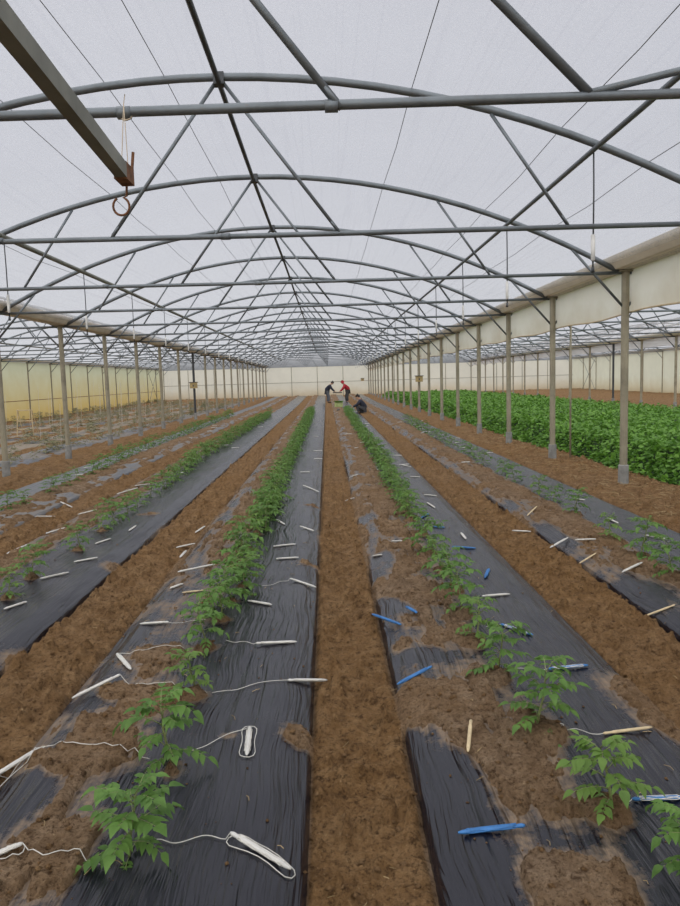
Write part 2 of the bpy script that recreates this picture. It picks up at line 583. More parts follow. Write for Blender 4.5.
FILM_LABEL = {
    'B1': 'wide black mulch film bed just left of the bare soil path',
    'B2': 'black mulch film bed with blue stakes just right of the bare path',
    'B3': 'black mulch film bed second to the left of the path, edge torn by clods',
    'B4': 'dusty black mulch film bed nearest the right row of posts',
    'B5': 'greyish mulch film bed nearest the left row of posts',
}
fy = np.concatenate([np.exp(np.linspace(math.log(1.5), math.log(8), 400)), np.exp(np.linspace(math.log(8.03), math.log(YB-1.5), 270))])
for b in BEDS:
    x0, x1 = b[1], b[2]
    fx = np.linspace(x0, x1, int((x1-x0)/.009))
    FX, FY = np.meshgrid(fx, fy)
    z = bed_z(b, FX, FY)+.10*smooth(45, 66, FY)
    e = np.minimum(FX-x0, x1-FX)
    z = z-.07*(1-smooth(0, .022, e))
    dust = smooth(-.30, .04, bed_cover(b, FX, FY))
    o = put('mulch_film', grid_mesh('mulch_film', fx, fy, z, M['film'] if b[0] != 'B5' else M['greyfilm'], {'dust': dust}))
    tag(o, FILM_LABEL[b[0]], 'mulch film')

# beds of the left span, seen flat beyond the posts
for k, (x0, x1) in enumerate([(-7.2, -6.15), (-8.75, -7.65), (-10.3, -9.2), (-11.9, -10.8), (-13.5, -12.4)]):
    fx = np.linspace(x0, x1, 26); yy = np.exp(np.linspace(math.log(11), math.log(YB-1.5), 260))
    FX, FY = np.meshgrid(fx, yy)
    e = np.minimum(FX-x0, x1-FX)
    z = ground_z(FX, FY)[0]*.5+.07*smooth(0, .12, e)-.055+.09*(fbm(FX*1.6, FY*.7, 130+k, 4)-.42)
    dust = smooth(.25, .55, fbm(FX*2, FY*.8, 140+k, 4))*(1.5 if k else 1)
    o = put('mulch_film', grid_mesh('mulch_film', fx, yy, z, M['greyfilm' if k == 0 else 'oldfilm'], {'dust': dust}))
    tag(o, 'aged grey mulch film strip in the left span, %s beyond the left posts' % nth(k+1), 'mulch film')


# ------------------------------------------------------------------ tomato plants
def leaflet(mb, base, d, up, L, W, droop):
    """an ovate folded leaflet from base along d"""
    d = d/np.linalg.norm(d); s = np.cross(d, up); s /= np.linalg.norm(s)+1e-9; u = np.cross(s, d)
    P = []
    for t in (0, .3, .65, 1.0):
        P.append(base+d*L*t-u*droop*L*t*t)
    E = []
    for sg in (-1, 1):
        for t, w in ((.18, .40), (.42, .50), (.70, .30)):
            j = .85+.3*random.random()
            E.append(base+d*L*t+s*sg*W*w*j+u*(.16*W)-u*droop*L*t*t)
    mb.add(P+E, [(0, 1, 4), (1, 5, 4), (1, 2, 5), (2, 6, 5), (2, 3, 6), (0, 7, 1), (1, 7, 8), (1, 8, 2), (2, 8, 9), (2, 9, 3)])


def make_plant(seed, h=.24, nleaf=8):
    random.seed(seed)
    R = random.uniform
    st, fo = MB(), MB()
    lean = np.array([R(-.25, .25), R(-.25, .25), 1.0])
    stem = [np.array([0, 0, -.03])+lean*np.array([1, 1, 1])*h*t+np.array([R(-.006, .006), R(-.006, .006), 0]) for t in (0, .3, .6, .85, 1.0)]
    st.tube(stem, [.0062, .0055, .0045, .0035, .002], 6)
    az = R(0, 6.28)
    for k in range(nleaf):
        t = .10+.90*k/(nleaf-1)
        q = t*4 if t < 1 else 3.999
        i = min(3, int(q)); p0 = stem[i]*(1-(q-i))+stem[i+1]*(q-i)
        az += 2.4+R(-.4, .4)
        el = .25+.75*t*R(.6, 1.1)
        L = h*R(.50, .72)*(1.05-.35*abs(t-.55))
        d = np.array([math.cos(az)*math.cos(el), math.sin(az)*math.cos(el), math.sin(el)])
        pts = []
        for s in (0, .25, .5, .75, 1):
            pts.append(p0+d*L*s-np.array([0, 0, 1])*L*(.42*R(.8, 1.2))*s*s)
        st.tube(pts, [.0026, .0022, .0018, .0013, .0008], 4)
        up = np.array([0, 0, 1.])
        for s, sz in ((.30, .65), (.48, .95), (.66, 1.0), (.84, .8)):
            j = int(s*4); f = s*4-j
            b0 = pts[j]*(1-f)+pts[j+1]*f
            tn = pts[j+1]-pts[j]; tn /= np.linalg.norm(tn)
            side = np.cross(tn, up); side /= np.linalg.norm(side)+1e-9
            for sg in (-1, 1):
                dd = tn*.55+side*sg*R(.75, 1.1)-up*R(0, .35)
                leaflet(fo, b0, dd, up, L*.33*sz*R(.8, 1.2), L*.20*sz, R(.1, .45))
        tn = pts[4]-pts[3]
        leaflet(fo, pts[4], tn, up, L*.36, L*.23, R(.2, .5))
    return st, fo


VAR = []
for k in range(9):
    st, fo = make_plant(100+k, .235+.02*(k % 3), 15+(k % 3))
    VAR.append((st.mesh('stem', M['stem'], True), fo.mesh('foliage', M['leafbright' if k % 3 == 0 else 'leaf'], True), fo))

ROWNAME = {'B1': 'in the row just left of the bare path', 'B2': 'in the row just right of the bare path', 'B3': 'in the second row left of the path',
           'B4': 'in the row nearest the right posts', 'B5': 'in the row nearest the left posts'}
FARNAME = {'B1': 'tomato plant in the far merged green stretch just left of the path', 'B2': 'tomato plant in the far merged green stretch just right of the path',
           'B3': 'tomato plant in the far green stretch of the second row left', 'B4': 'tiny tomato plant far along the row nearest the right posts',
           'B5': 'small tomato plant far along the row nearest the left posts'}
ROWEND = {'B1': (34, .30), 'B2': (33.5, .29), 'B3': (31, .36), 'B4': (24, .95), 'B5': (31, .55)}
SIZE = {'B1': .94, 'B2': .92, 'B3': .95, 'B4': .95, 'B5': .95}
plants = []
for key, pts in ROWS.items():
    b = [q for q in BEDS if q[0] == key][0]
    y = pts[-1][1]; end, step = ROWEND[key]
    r2 = np.random.default_rng(len(key)+int(key[1])*11)
    allp = [(x, yy, True) for x, yy in pts]
    while y < end:
        y += step*(.75+.5*r2.random())*(1+max(0, y-18)*.012)
        px = pts[-1][0]*max(0, 1-(y-pts[-1][1])/4)+b[3]*min(1, (y-pts[-1][1])/4)
        allp.append((px+.05*(r2.random()-.5), y, False))
    if key == 'B1':   # a fuller hedge in the middle distance
        extra = [(x+.08*(1 if i % 2 else -1), yy+.13, False) for i, (x, yy, n) in enumerate(allp) if 4.3 < yy < 9]
        allp += extra
    allp.sort(key=lambda p: p[1])
    for n, (x, yy, near) in enumerate(allp):
        plants.append((key, n, x, yy))
plants.sort(key=lambda p: p[3])
rest = []
for j, (key, n, x, y) in enumerate(plants):
    st, fo, fmb = VAR[(n*5+int(key[1])*2) % 9]
    s = SIZE[key]*(.80+.32*random.random())*(.97 if y > 4.2 else 1)*(1+.008*max(0, min(y, 30)-6))
    rz = random.uniform(0, 6.28)
    z = surf(x, y)-.004
    if len(plants)-len(rest) > 300 and j >= 300:
        rest.append((fmb, x, y, z, rz, s)); continue
    if n < 20:
        lab, grp = 'young tomato plant, %s from the front %s' % (nth(n+1), ROWNAME[key]), None
    else:
        lab, grp = FARNAME[key], 'far tomato plants '+ROWNAME[key]
    o = thing('tomato_plant', lab, 'plant', (x, y, z), rz, grp)
    o.scale = (s, s, s)
    put('stem', st, o); put('foliage', fo, o)
if rest:
    co, qs, off = [], [], 0
    for fmb, x, y, z, rz, s in rest:
        v = np.array(fmb.v)*s
        c_, s_ = math.cos(rz), math.sin(rz)
        co.append(np.stack([v[:, 0]*c_-v[:, 1]*s_+x, v[:, 0]*s_+v[:, 1]*c_+y, v[:, 2]+z], 1))
        qs.append(np.array(fmb.f)+off); off += len(v)
    o = put('tomato_foliage', raw_mesh('tomato_foliage', np.concatenate(co), np.concatenate(qs), M['leaf']))
    tag(o, 'furthest tomato plants of the rows, run together towards the end wall', 'plants', None, 'stuff')

# ------------------------------------------------------------------ twine stakes lying on the beds
STAKES = [  # u0, v0, u1, v1, kind, bed, string to (u, v)
    (72, 700, 121, 689, 'w', 'L', (207, 694)), (-14, 778, 40, 745, 'w', 'L', (150, 760)), (-22, 868, 24, 858, 'w', 'L', (107, 870)),
    (327, 670, 288, 683, 'w', 'P', (212, 694)), (247, 761, 250, 732, 'w', 'P', (190, 753)), (291, 867, 231, 845, 'w', 'P', (157, 843)),
    (297, 644, 256, 647, 'w', 'P', (226, 642)), (316, 584, 290, 582, 'w', 'P', (262, 588)), (272, 607, 248, 603, 'w', 'P', None), (299, 560, 276, 561, 'w', 'P', None),
    (296, 547, 273, 548, 'w', 'P', None), (314, 531, 300, 529, 'w', 'P', None), (285, 526, 276, 521, 'w', 'P', None), (319, 491, 303, 488, 'w', 'P', None),
    (140, 625, 169, 626, 'w', 'L', (206, 622)), (131, 672, 117, 656, 'w', 'L', (185, 652)), (170, 591, 183, 586, 'w', 'L', None), (178, 577, 215, 569, 'w', 'L', None),
    (176, 546, 195, 543, 'w', 'L', None), (195, 530, 205, 526, 'w', 'L', None), (180, 556, 186, 547, 'w', 'L', None), (182, 595, 204, 592, 'c', 'L', None),
    (40, 581, 69, 574, 'w', 'S', None), (74, 564, 98, 560, 'w', 'S', None), (95, 545, 111, 540, 'w', 'S', None), (129, 532, 136, 527, 'w', 'S', None),
    (4, 612, 27, 604, 'w', 'S', None), (6, 551, 27, 546, 'w', 'S', None), (45, 535, 67, 529, 'w', 'S', None), (117, 496, 138, 492, 'w', 'S', None),
    (78, 516, 97, 514, 'w', 'S', None), (35, 514, 55, 512, 'w', 'T', None), (135, 489, 150, 486, 'w', 'S', None), (60, 500, 72, 503, 'w', 'T', None),
    (512, 528, 531, 529, 'w', 'Q', None), (550, 545, 568, 540, 'w', 'Q', None), (575, 545, 596, 545, 'w', 'Q', None), (579, 559, 596, 557, 'c', 'Q', None),
    (608, 520, 618, 525, 'w', 'Q', None), (645, 537, 666, 541, 'w', 'Q', None), (622, 575, 642, 570, 'w', 'Q', None), (642, 608, 675, 607, 'c', 'Q', None),
    (575, 500, 585, 501, 'w', 'Q', None), (527, 516, 537, 512, 'c', 'Q', None),
    (476, 550, 452, 548, 'b', 'R', None), (445, 529, 432, 528, 'b', 'R', None), (429, 515, 421, 519, 'b', 'R', None), (489, 571, 485, 579, 'b', 'R', None),
    (372, 614, 401, 626, 'b', 'R', None), (406, 611, 417, 619, 'b', 'R', None), (533, 637, 501, 626, 'b', 'R', (486, 628)), (588, 667, 548, 671, 'b', 'R', (500, 672)),
    (510, 595, 482, 597, 'w', 'R', None), (466, 541, 461, 535, 'w', 'R', None), (391, 544, 402, 547, 'w', 'R', None), (372, 554, 382, 557, 'w', 'R', None),
    (435, 509, 427, 504, 'w', 'R', None), (437, 497, 424, 496, 'w', 'R', None), (397, 684, 432, 676, 'b', 'R', None), (468, 760, 471, 733, 'c', 'R', None),
    (458, 837, 525, 833, 'b', 'R', None), (652, 730, 603, 736, 'c', 'R', (560, 733)), (686, 801, 632, 804, 'b', 'R', (612, 801)),
    (345, 494, 354, 495, 'w', 'R', None), (349, 476, 358, 476, 'w', 'R', None), (410, 478, 420, 478, 'w', 'R', None), (402, 466, 411, 467, 'w', 'R', None),
]
KCOL = {'w': ('white', 'white'), 'b': ('blue', 'blue'), 'c': ('cane', 'cream')}
BEDSAY = {'L': 'on the soiled half-bed left of the path', 'P': 'on the clean black film beside the path', 'S': 'on the second film bed left of the path',
          'T': 'on the bed by the left posts', 'R': 'on the film bed right of the path', 'Q': 'on the film bed by the right posts'}
order = {}
for s in sorted(STAKES, key=lambda s: -(s[1]+s[3])):
    u0, v0, u1, v1, kd, bd, to = s
    order[(kd, bd)] = order.get((kd, bd), 0)+1
    (x0, y0), (x1, y1) = on_ground(u0, v0, .06), on_ground(u1, v1, .06)
    L = math.hypot(x1-x0, y1-y0)
    cx, cy = (x0+x1)/2, (y0+y1)/2
    rad = .0105 if kd != 'c' else .0085
    col, word = KCOL[kd]
    o = thing('twine_stake', '%s stake %s, %s from the front' % (word, BEDSAY[bd], nth(order[(kd, bd)])), 'stake', (cx, cy, 0))
    zA, zB = surf(x0, y0)+rad*.8, surf(x1, y1)+rad*.8
    lift = max(0, *[surf(x0+(x1-x0)*q, y0+(y1-y0)*q)+rad*.6-(zA+(zB-zA)*q) for q in (.12, .25, .38, .5, .62, .75, .88)])
    zA += lift; zB += lift
    A, B = np.array([x0-cx, y0-cy, zA]), np.array([x1-cx, y1-cy, zB])
    D = (B-A)/np.linalg.norm(B-A)
    mb = MB()
    mb.tube([A, A+D*.012, A+D*.03, B-D*.05, B-D*.035, B-D*.01, B], [rad*.35, rad*.7, rad*.95, rad, rad*.7, rad*.85, rad*.4], 8, True, 0, .75)
    mb.build('stick', M[col], o, True)
    near = (cy < 6.0)
    tw = MB()
    if kd != 'c':
        w = [A+D*L*(.2+.55*t)+np.array([0, 0, 0]) for t in np.linspace(0, 1, 28)]
        S = np.cross(D, (0, 0, 1)); S /= np.linalg.norm(S)
        turns = 4 if kd == 'w' else 2; loop = []
        for q, t in enumerate(np.linspace(0, 1, 36)):
            th = t*2*math.pi*turns
            loop.append(A+D*L*(.12+.76*(.5-.5*math.cos(2*math.pi*t*3)))+S*(rad*1.15)*math.sin(th)+np.array([0, 0, rad*.6*abs(math.cos(th))]))
        tw.tube(loop, .0016, 4)
        if cy < 3.3 and kd == 'w':     # loose loops of the nearest ones
            lp = []
            for t in np.linspace(0, 1, 20):
                a = 2*math.pi*t
                q = (A+B)/2+D*(.55*L*math.cos(a))+S*(.035*math.sin(a)+.01*math.sin(3*a))
                lp.append(np.array([q[0], q[1], surf(q[0]+cx, q[1]+cy)+.006]))
            tw.tube(lp, .0018, 4)
    if to:
        tx, ty = on_ground(to[0], to[1], .06)
        n = 16; ln = []
        for t in np.linspace(0, 1, n):
            wv = .022*math.sin(t*7+cx*3)*math.sin(math.pi*t)
            q = np.array([(1-t)*B[0]+t*(tx-cx), (1-t)*B[1]+t*(ty-cy)+wv])
            ln.append(np.array([q[0], q[1], max(surf(q[0]+cx, q[1]+cy)+.006, 0)]))
        ln[0] = B
        tw.tube(ln, .0017, 4)
    if tw.v:
        tw.build('twine', M['twine'] if kd != 'b' else (M['blue'] if not to else M['twine']), o, True)

# further stakes that show as small white dashes
r3 = np.random.default_rng(5)
FARBED = {'B1': ('far white stake on the film bed just left of the path', (-1.2, -.2)), 'B2': ('far white stake on the film bed just right of the path', (.35, 1.35)), 'B3': ('far white stake on the second film bed left of the path', (-2.95, -1.95)),
          'B4': ('far white stake on the film bed by the right posts', (2.1, 3.2)), 'B5': ('far white stake on the film bed by the left posts', (-4.7, -3.65))}
for key, (lab, (xa, xb)) in FARBED.items():
    for k in range(11):
        y = (11 if key in ('B1', 'B2') else 12)+k*1.25+r3.random()*.8
        x = xa+(xb-xa)*r3.random(); a = r3.normal(0, .45); L = .15+.06*r3.random()
        A = np.array([-L/2*math.cos(a), -L/2*math.sin(a), 0]); B = -A
        z = max(surf(x+A[0], y+A[1]), surf(x, y), surf(x+B[0], y+B[1]))+.008
        mb = MB(); mb.tube([A, A*.8, B*.8, B], [.006, .011, .011, .006], 6, True, 0, .75)
        tag(mb.build('twine_stake', M['white'], None, True), lab, 'stake', 'far white stakes on '+lab.split(' on ')[1]).location = (x, y, z)

# loose clods and straw: nobody could count them
def scatter_clods(name, pts, m, label, cat):
    co, fs, off = [], [], 0
    base = np.array([(1, 0, 0), (-1, 0, 0), (0, 1, 0), (0, -1, 0), (0, 0, 1), (0, 0, -1)], float)
    tri = np.array([(0, 2, 4), (2, 1, 4), (1, 3, 4), (3, 0, 4), (2, 0, 5), (1, 2, 5), (3, 1, 5), (0, 3, 5)])
    for x, y, z, r in pts:
        v = base*r*(.6+.7*rng.random((6, 1)))*np.array([1, 1, .75])
        th = rng.random()*6.28; c, s = math.cos(th), math.sin(th)
        v = np.stack([v[:, 0]*c-v[:, 1]*s+x, v[:, 0]*s+v[:, 1]*c+y, v[:, 2]+z], 1)
        co.append(v); fs.append(tri+off); off += 6
    o = put(name, raw_mesh(name, np.concatenate(co), np.concatenate(fs), m, {'dry': np.full(off, .3)}, False))
    return tag(o, label, cat, None, 'stuff')


n = 11000
cy_ = np.exp(rng.uniform(math.log(1.6), math.log(16), n)); cx_ = rng.uniform(-3.6, 3.6, n)
gzz = ground_z(cx_, cy_)[0]
pts = []
for x, y, z in zip(cx_, cy_, gzz):
    zf = -1
    bedb = None
    for b in BEDS:
        if b[1] < x < b[2]:
            zf = float(bed_z(b, np.array([x]), np.array([y]))[0]); bedb = b
    if zf > z and rng.random() > .16:
        continue
    r = .004+.014*rng.random()**3
    if zf > z:
        r *= .6
    pts.append((x, y, max(z, zf)+r*.25, r))
scatter_clods('soil_crumbs', pts, M['soil'], 'loose crumbs and small clods of brown soil strewn on path and film', 'soil')

mb = MB()
for k in range(420):
    y = 7.5+14*rng.random()**1.5; x = 3.45+1.0*rng.random()
    a = rng.random()*6.28; L = .04+.09*rng.random(); z = surf(x, y)+.006
    mb.tube([(x-L*math.cos(a), y-L*math.sin(a), z), (x, y, z+.012), (x+L*math.cos(a), y+L*math.sin(a), z)], .0028, 3)
tag(mb.build('straw_litter', M['straw']), 'dry straw strewn on the soil along the right row of posts', 'straw', None, 'stuff')
mb = MB()
for k in range(110):
    y = 1.9+5*rng.random()**1.5; x = rng.uniform(-1.9, 1.9)
    a = rng.random()*6.28; L = .008+.018*rng.random(); z = surf(x, y)+.003
    mb.tube([(x-L*math.cos(a), y-L*math.sin(a), z), (x+.004, y, z+.004), (x+L*math.cos(a), y+L*math.sin(a), z)], .0014, 3)
tag(mb.build('straw_litter', M['straw']), 'short dry stalks strewn over the path and nearest beds', 'straw', None, 'stuff')

# ------------------------------------------------------------------ dense green crop right of the posts
def crop_h(x, y):
    edge = smooth(4.45, 5.0, x+.25*(fbm(y*.8, x*.2, 301, 3)-.5)*2)*(1-smooth(10.6, 11.3, x))*smooth(5.5, 6.5, y)*(1-smooth(58, 60, y))
    row = .5+.5*np.cos((x-5.0)*2*math.pi/1.1)
    return edge*(.36+.09*row+.16*(fbm(x*2.2, y*2.0, 311, 4)-.5))


cxx = np.arange(4.3, 11.5, .09); cyy = np.exp(np.linspace(math.log(5.4), math.log(60.2), 420))
CX, CY = np.meshgrid(cxx, cyy)
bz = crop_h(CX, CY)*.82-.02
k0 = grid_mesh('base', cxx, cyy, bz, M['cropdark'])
vb = np.empty(len(k0.vertices)*3, np.float32); k0.vertices.foreach_get('co', vb); vb = vb.reshape(-1, 3)
lq = np.empty(len(k0.loops), np.int32); k0.loops.foreach_get('vertex_index', lq); lq = lq.reshape(-1, 4)
bpy.data.meshes.remove(k0)
# leaves
nl = 120000
u = rng.random(nl)
ly = 5.6*np.exp(u*math.log(60/5.6)); lx = 4.42+6.8*rng.random(nl)**1.5
hh = crop_h(lx, ly); keep = hh > .03
lx, ly, hh = lx[keep], ly[keep], hh[keep]; nl = len(lx)
lz = hh*(.72+.34*rng.random(nl))
L = (.055+.035*rng.random(nl))*(1+ly*.022)
az = rng.random(nl)*6.283; el = rng.normal(-.15, .45, nl)
d = np.stack([np.cos(az)*np.cos(el), np.sin(az)*np.cos(el), np.sin(el)], 1)
side = np.stack([-np.sin(az), np.cos(az), np.zeros(nl)], 1)
roll = rng.normal(0, .5, nl)[:, None]
upv = np.cross(d, side)
side = side*np.cos(roll)+upv*np.sin(roll)
p = np.stack([lx, ly, lz], 1)
L_ = L[:, None]
mid = p+d*L_*.45
vv = np.stack([p, mid+side*L_*.33+upv*L_*.06, p+d*L_, mid-side*L_*.33+upv*L_*.06], 1).reshape(-1, 3)
q = np.arange(nl*4).reshape(nl, 4)
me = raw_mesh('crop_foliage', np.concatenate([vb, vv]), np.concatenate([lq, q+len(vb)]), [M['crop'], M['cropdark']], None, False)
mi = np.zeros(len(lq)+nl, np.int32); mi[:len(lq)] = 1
me.polygons.foreach_set('material_index', mi)
tag(put('crop_foliage', me), 'dense low green leafy crop filling the span right of the posts', 'crop', None, 'stuff')

# left span: old tufts, and weeds along the wall
co, qs, off = [], [], 0
r4 = np.random.default_rng(3)
for k in range(620):
    row = r4.choice([-6.6, -8.2, -9.7, -11.3, -12.9]); x = row+r4.normal(0, .12); y = 11+48*r4.random()**1.2
    if r4.random() < .12:
        x = -14.9+.3*r4.random(); y = 28+38*r4.random()
    fmb = VAR[r4.integers(9)][2]
    s = .5+.6*r4.random()
    v = np.array(fmb.v)*s; rz = r4.random()*6.28; c_, s_ = math.cos(rz), math.sin(rz)
    co.append(np.stack([v[:, 0]*c_-v[:, 1]*s_+x, v[:, 0]*s_+v[:, 1]*c_+y, v[:, 2]*1.1+.03], 1))
    qs.append(np.array(fmb.f)+off); off += len(v)
tag(put('undergrowth', raw_mesh('undergrowth', np.concatenate(co), np.concatenate(qs), M['drygrass'])), 'sparse old plants and weeds on the beds of the left span', 'plants', None, 'stuff')

# ------------------------------------------------------------------ frame of the greenhouse
def arch_mesh():
    mb = MB()
    xs_ = np.linspace(-SPAN/2+.10, SPAN/2-.10, 29)
    mb.tube([(x, 0, arch_z(x)) for x in xs_], .033, 8)
    return mb.mesh('arch', M['tube'], True)


def bar_mesh(name, a, b, r, flat_ends=False, m='tube', n=8):
    a, b = np.array(a, float), np.array(b, float); d = (b-a)/np.linalg.norm(b-a)
    mb = MB()
    mb.tube([a, b], r, n)
    if flat_ends:
        mb.tube([b-d*.10, b-d*.07, b+d*.02], [r, r*1.35, r*1.35], 6, True, 0, .6)
    return mb.mesh(name, M[m], True)


ARCH = arch_mesh()
tie = MB(); tie.tube([(-SPAN/2+.06, 0, Z_T), (0, 0, Z_T-.01), (SPAN/2-.06, 0, Z_T)], .023, 8)
tie.tube([(-.04, 0, Z_T-.01), (.04, 0, Z_T-.01)], .029, 8); tie.tube([(-2.0, 0, Z_T), (-1.93, 0, Z_T)], .029, 8)
TIE = tie.mesh('tie_bar', M['tube'], True)
A1 = [bar_mesh('strut', (s*.02, 0, Z_R-.03), (s*.98, 0, Z_T+.02), .016, True) for s in (-1, 1)]
A2 = [bar_mesh('strut', (s*2.33, 0, arch_z(2.33)-.03), (s*3.0, 0, Z_T+.02), .015, True) for s in (-1, 1)]
N0 = [bar_mesh('strut', (.80, 0, arch_z(.80)-.03), (2.08, 0, Z_T-.01), .022, False), bar_mesh('strut', (3.9, 0, arch_z(3.9)-.04), (2.08, 0, Z_T-.01), .017, False)]
clampm = MB(); clampm.box((0, 0, Z_R-.02), (.09, .09, .10)); CLAMP = clampm.mesh('clamp', M['darktube'])

T0 = MB(); T0.tube([(-SPAN/2+.06, 0, Z_T-.12), (-.84, 0, Z_T-.055), (.94, 0, Z_T-.036), (SPAN/2-.06, 0, Z_T)], .022, 8)
for a in (-.04, .90):
    zt = Z_T-.04-.010*(1-a); T0.tube([(a-.03, 0, zt), (a+.03, 0, zt)], .028, 8)
TIE0 = T0.mesh('tie_bar', M['tube'], True)
A0 = [A1[0], bar_mesh('strut', (-.12, 0, Z_R-.03), (.93, 0, Z_T-.035), .019, True)]
FIRST = {'left': 3, 'central': 0, 'planted right': 2, 'far right': 8}
for sname, xc in SPANS:
    for i in range(FIRST[sname], NF):
        k = i-FIRST[sname]+1
        t = thing('arch_truss', 'grey tubular arched roof truss of the %s span, %s from the front' % (sname, nth(k)), 'truss', (xc, YF(i), 0))
        put('arch', ARCH, t); put('tie_bar', TIE0 if i == 0 else TIE, t); put('clamp', CLAMP, t)
        for m_ in (A0 if i == 0 else A1):
            put('strut', m_, t)
        for m_ in (N0 if i == 0 else A2):
            put('strut', m_, t)

# purlins and gutters
def long_tube(name, x, z, y0, y1, r, m, label, cat, step=3.054):
    mb = MB()
    yy = list(np.arange(y0, y1, step))+[y1]
    mb.tube([(x+random.uniform(-.012, .012), y, z+random.uniform(-.008, .008)) for y in yy], r, 8)
    return tag(mb.build(name, M[m], None, True), label, cat)


Y0R = {'left': YF(3)-1, 'central': -2.5, 'planted right': YF(2)-1, 'far right': YF(8)-1}
for sname, xc in SPANS:
    long_tube('ridge_purlin', xc, Z_R-.045, Y0R[sname], YB, .023, 'darktube', 'dark ridge pipe under the crown of the %s span' % sname, 'purlin')
    for sg in (-1, 1):
        long_tube('side_purlin', xc+sg*3.23, arch_z(3.23)-.05, Y0R[sname], YB, .024 if sg > 0 else .034, 'tube' if sg > 0 else 'channel',
                  'long pipe under the %s slope of the %s span roof' % ('right' if sg > 0 else 'left', sname), 'purlin')

GLAB = ['sheet gutter along the top of the yellow left wall', 'beige sheet gutter on the left row of posts', 'beige sheet gutter above the white curtain on the right posts',
        'grey gutter on the posts beyond the green crop', 'gutter along the top of the far right wall']
for k, x in enumerate(GUT):
    mb = MB()
    w = 1.0
    prof = [(-.235, 3.03), (-.245, 3.025), (-.15, 2.875), (-.14, 2.87), (.14, 2.87), (.15, 2.875), (.245, 3.025), (.235, 3.03), (.22, 3.02), (.135, 2.885), (-.135, 2.885), (-.22, 3.02)]
    y0 = [YF(8), YF(1)-1.5, YF(0)-2, YF(7), YF(13)][k]
    yy = [y0]
    mb.extrude([(x+a, z) for a, z in prof], y0, YB)
    tag(mb.build('gutter', M['gutter']), GLAB[k], 'gutter')

# white film curtain under the right gutter
mb = MB()
yy = np.arange(YF(0)-2, YB, .16); zz = np.linspace(2.87, 2.31, 9)
X = GUT[2]+.075+.018*(fbm(yy[:, None]*1.1, zz[None, :]*2.0, 401, 3)-.5)*2*smooth(2.87, 2.65, zz)[None, :]*1.0
sag = .02*np.cos(yy*2*math.pi/3.054)
v = [(X[a, c], yy[a], zz[c]+(sag[a]*(c/8))) for a in range(len(yy)) for c in range(9)]
f = [(a*9+c, a*9+c+1, (a+1)*9+c+1, (a+1)*9+c) for a in range(len(yy)-1) for c in range(8)]
mb.add(v, f)
cur = thing('film_curtain', 'long cream film curtain hanging under the gutter of the right posts', 'curtain')
mb.build('film', M['band'], cur, True)
hm = MB(); hm.tube([(X[a, 8], yy[a], zz[8]+sag[a]) for a in range(0, len(yy), 3)], .011, 6); hm.build('hem_tube', M['cane'], cur, True)
# and the narrow grey one on the next gutter
mb = MB(); mb.extrude([(GUT[3]+.05, 2.87), (GUT[3]+.06, 2.52), (GUT[3]+.065, 2.52), (GUT[3]+.055, 2.87)], YF(7), YB)
tag(mb.build('film_curtain', M['gable']), 'narrow film skirt under the gutter beyond the green crop', 'curtain')

# posts
pm = MB(); pm.tube([(0, 0, .02), (0, 0, Z_G)], .051, 10)
pm.box((0, 0, Z_G-.01), (.20, .12, .02)); POST = pm.mesh('tube', M['post'], False)
pmd = MB(); pmd.tube([(0, 0, .02), (0, 0, Z_G)], .05, 10); POSTD = pmd.mesh('tube', M['darktube'])
sm = MB(); sm.tube([(0, 0, -.06), (0, 0, .30), (0, 0, .31)], [.070, .068, .060], 12); SOCK = sm.mesh('socket', M['socket'], False)
BR = {s: bar_mesh('knee_brace', (s*.035, 0, 2.40), (s*.71, 0, arch_z(SPAN/2-.71)-.02), .017, False, 'tube') for s in (-1, 1)}
for s in (-1, 1):
    pass
thinp = MB(); thinp.tube([(0, 0, .02), (0, 0, Z_G)], .036, 8); THIN = thinp.mesh('tube', M['post'])
GPOST = [('side_post', 10, 'post against the yellow left wall', (1,)), ('support_post', 3, 'post along the left side of the central span', (-1, 1)), ('support_post', 2, 'post along the right side of the central span', (-1, 1)),
         ('support_post', 8, 'post beyond the green crop', (-1, 1)), ('side_post', 15, 'post against the far right wall', (-1,))]
for k, (nm, i0, say, sides) in enumerate(GPOST):
    for i in range(i0, NF):
        dark = (k == 1 and i == 9) or (k == 3 and i == 10)
        inner = k in (1, 2, 3)
        lab = ('dark ' if dark else ('grey ' if inner else 'slim grey '))+'%s, %s from the front' % (say, nth(i-i0+1))
        x = GUT[k]+(.0 if inner else (.12 if k == 0 else -.12))
        t = thing(nm, lab, 'post', (x, YF(i), 0))
        put('tube', POSTD if dark else (POST if inner else THIN), t)
        if inner:
            put('socket', SOCK, t)
        for s in sides:
            if inner or True:
                put('knee_brace', BR[s], t)

# thin extra pole beside the right posts
mb = MB(); mb.tube([(0, 0, 0), (0, 0, 2.34)], .017, 8)
t = thing('thin_pole', 'thin pale pole standing between the two nearest right posts', 'pole', (4.19, 12.4, surf(4.19, 12.4)))
mb.build('tube', M['post'], t, True)
mb = MB(); mb.tube([(0, 0, 2.30), (-.16, 0, 2.30)], .012, 6); mb.build('clip', M['tube'], t)

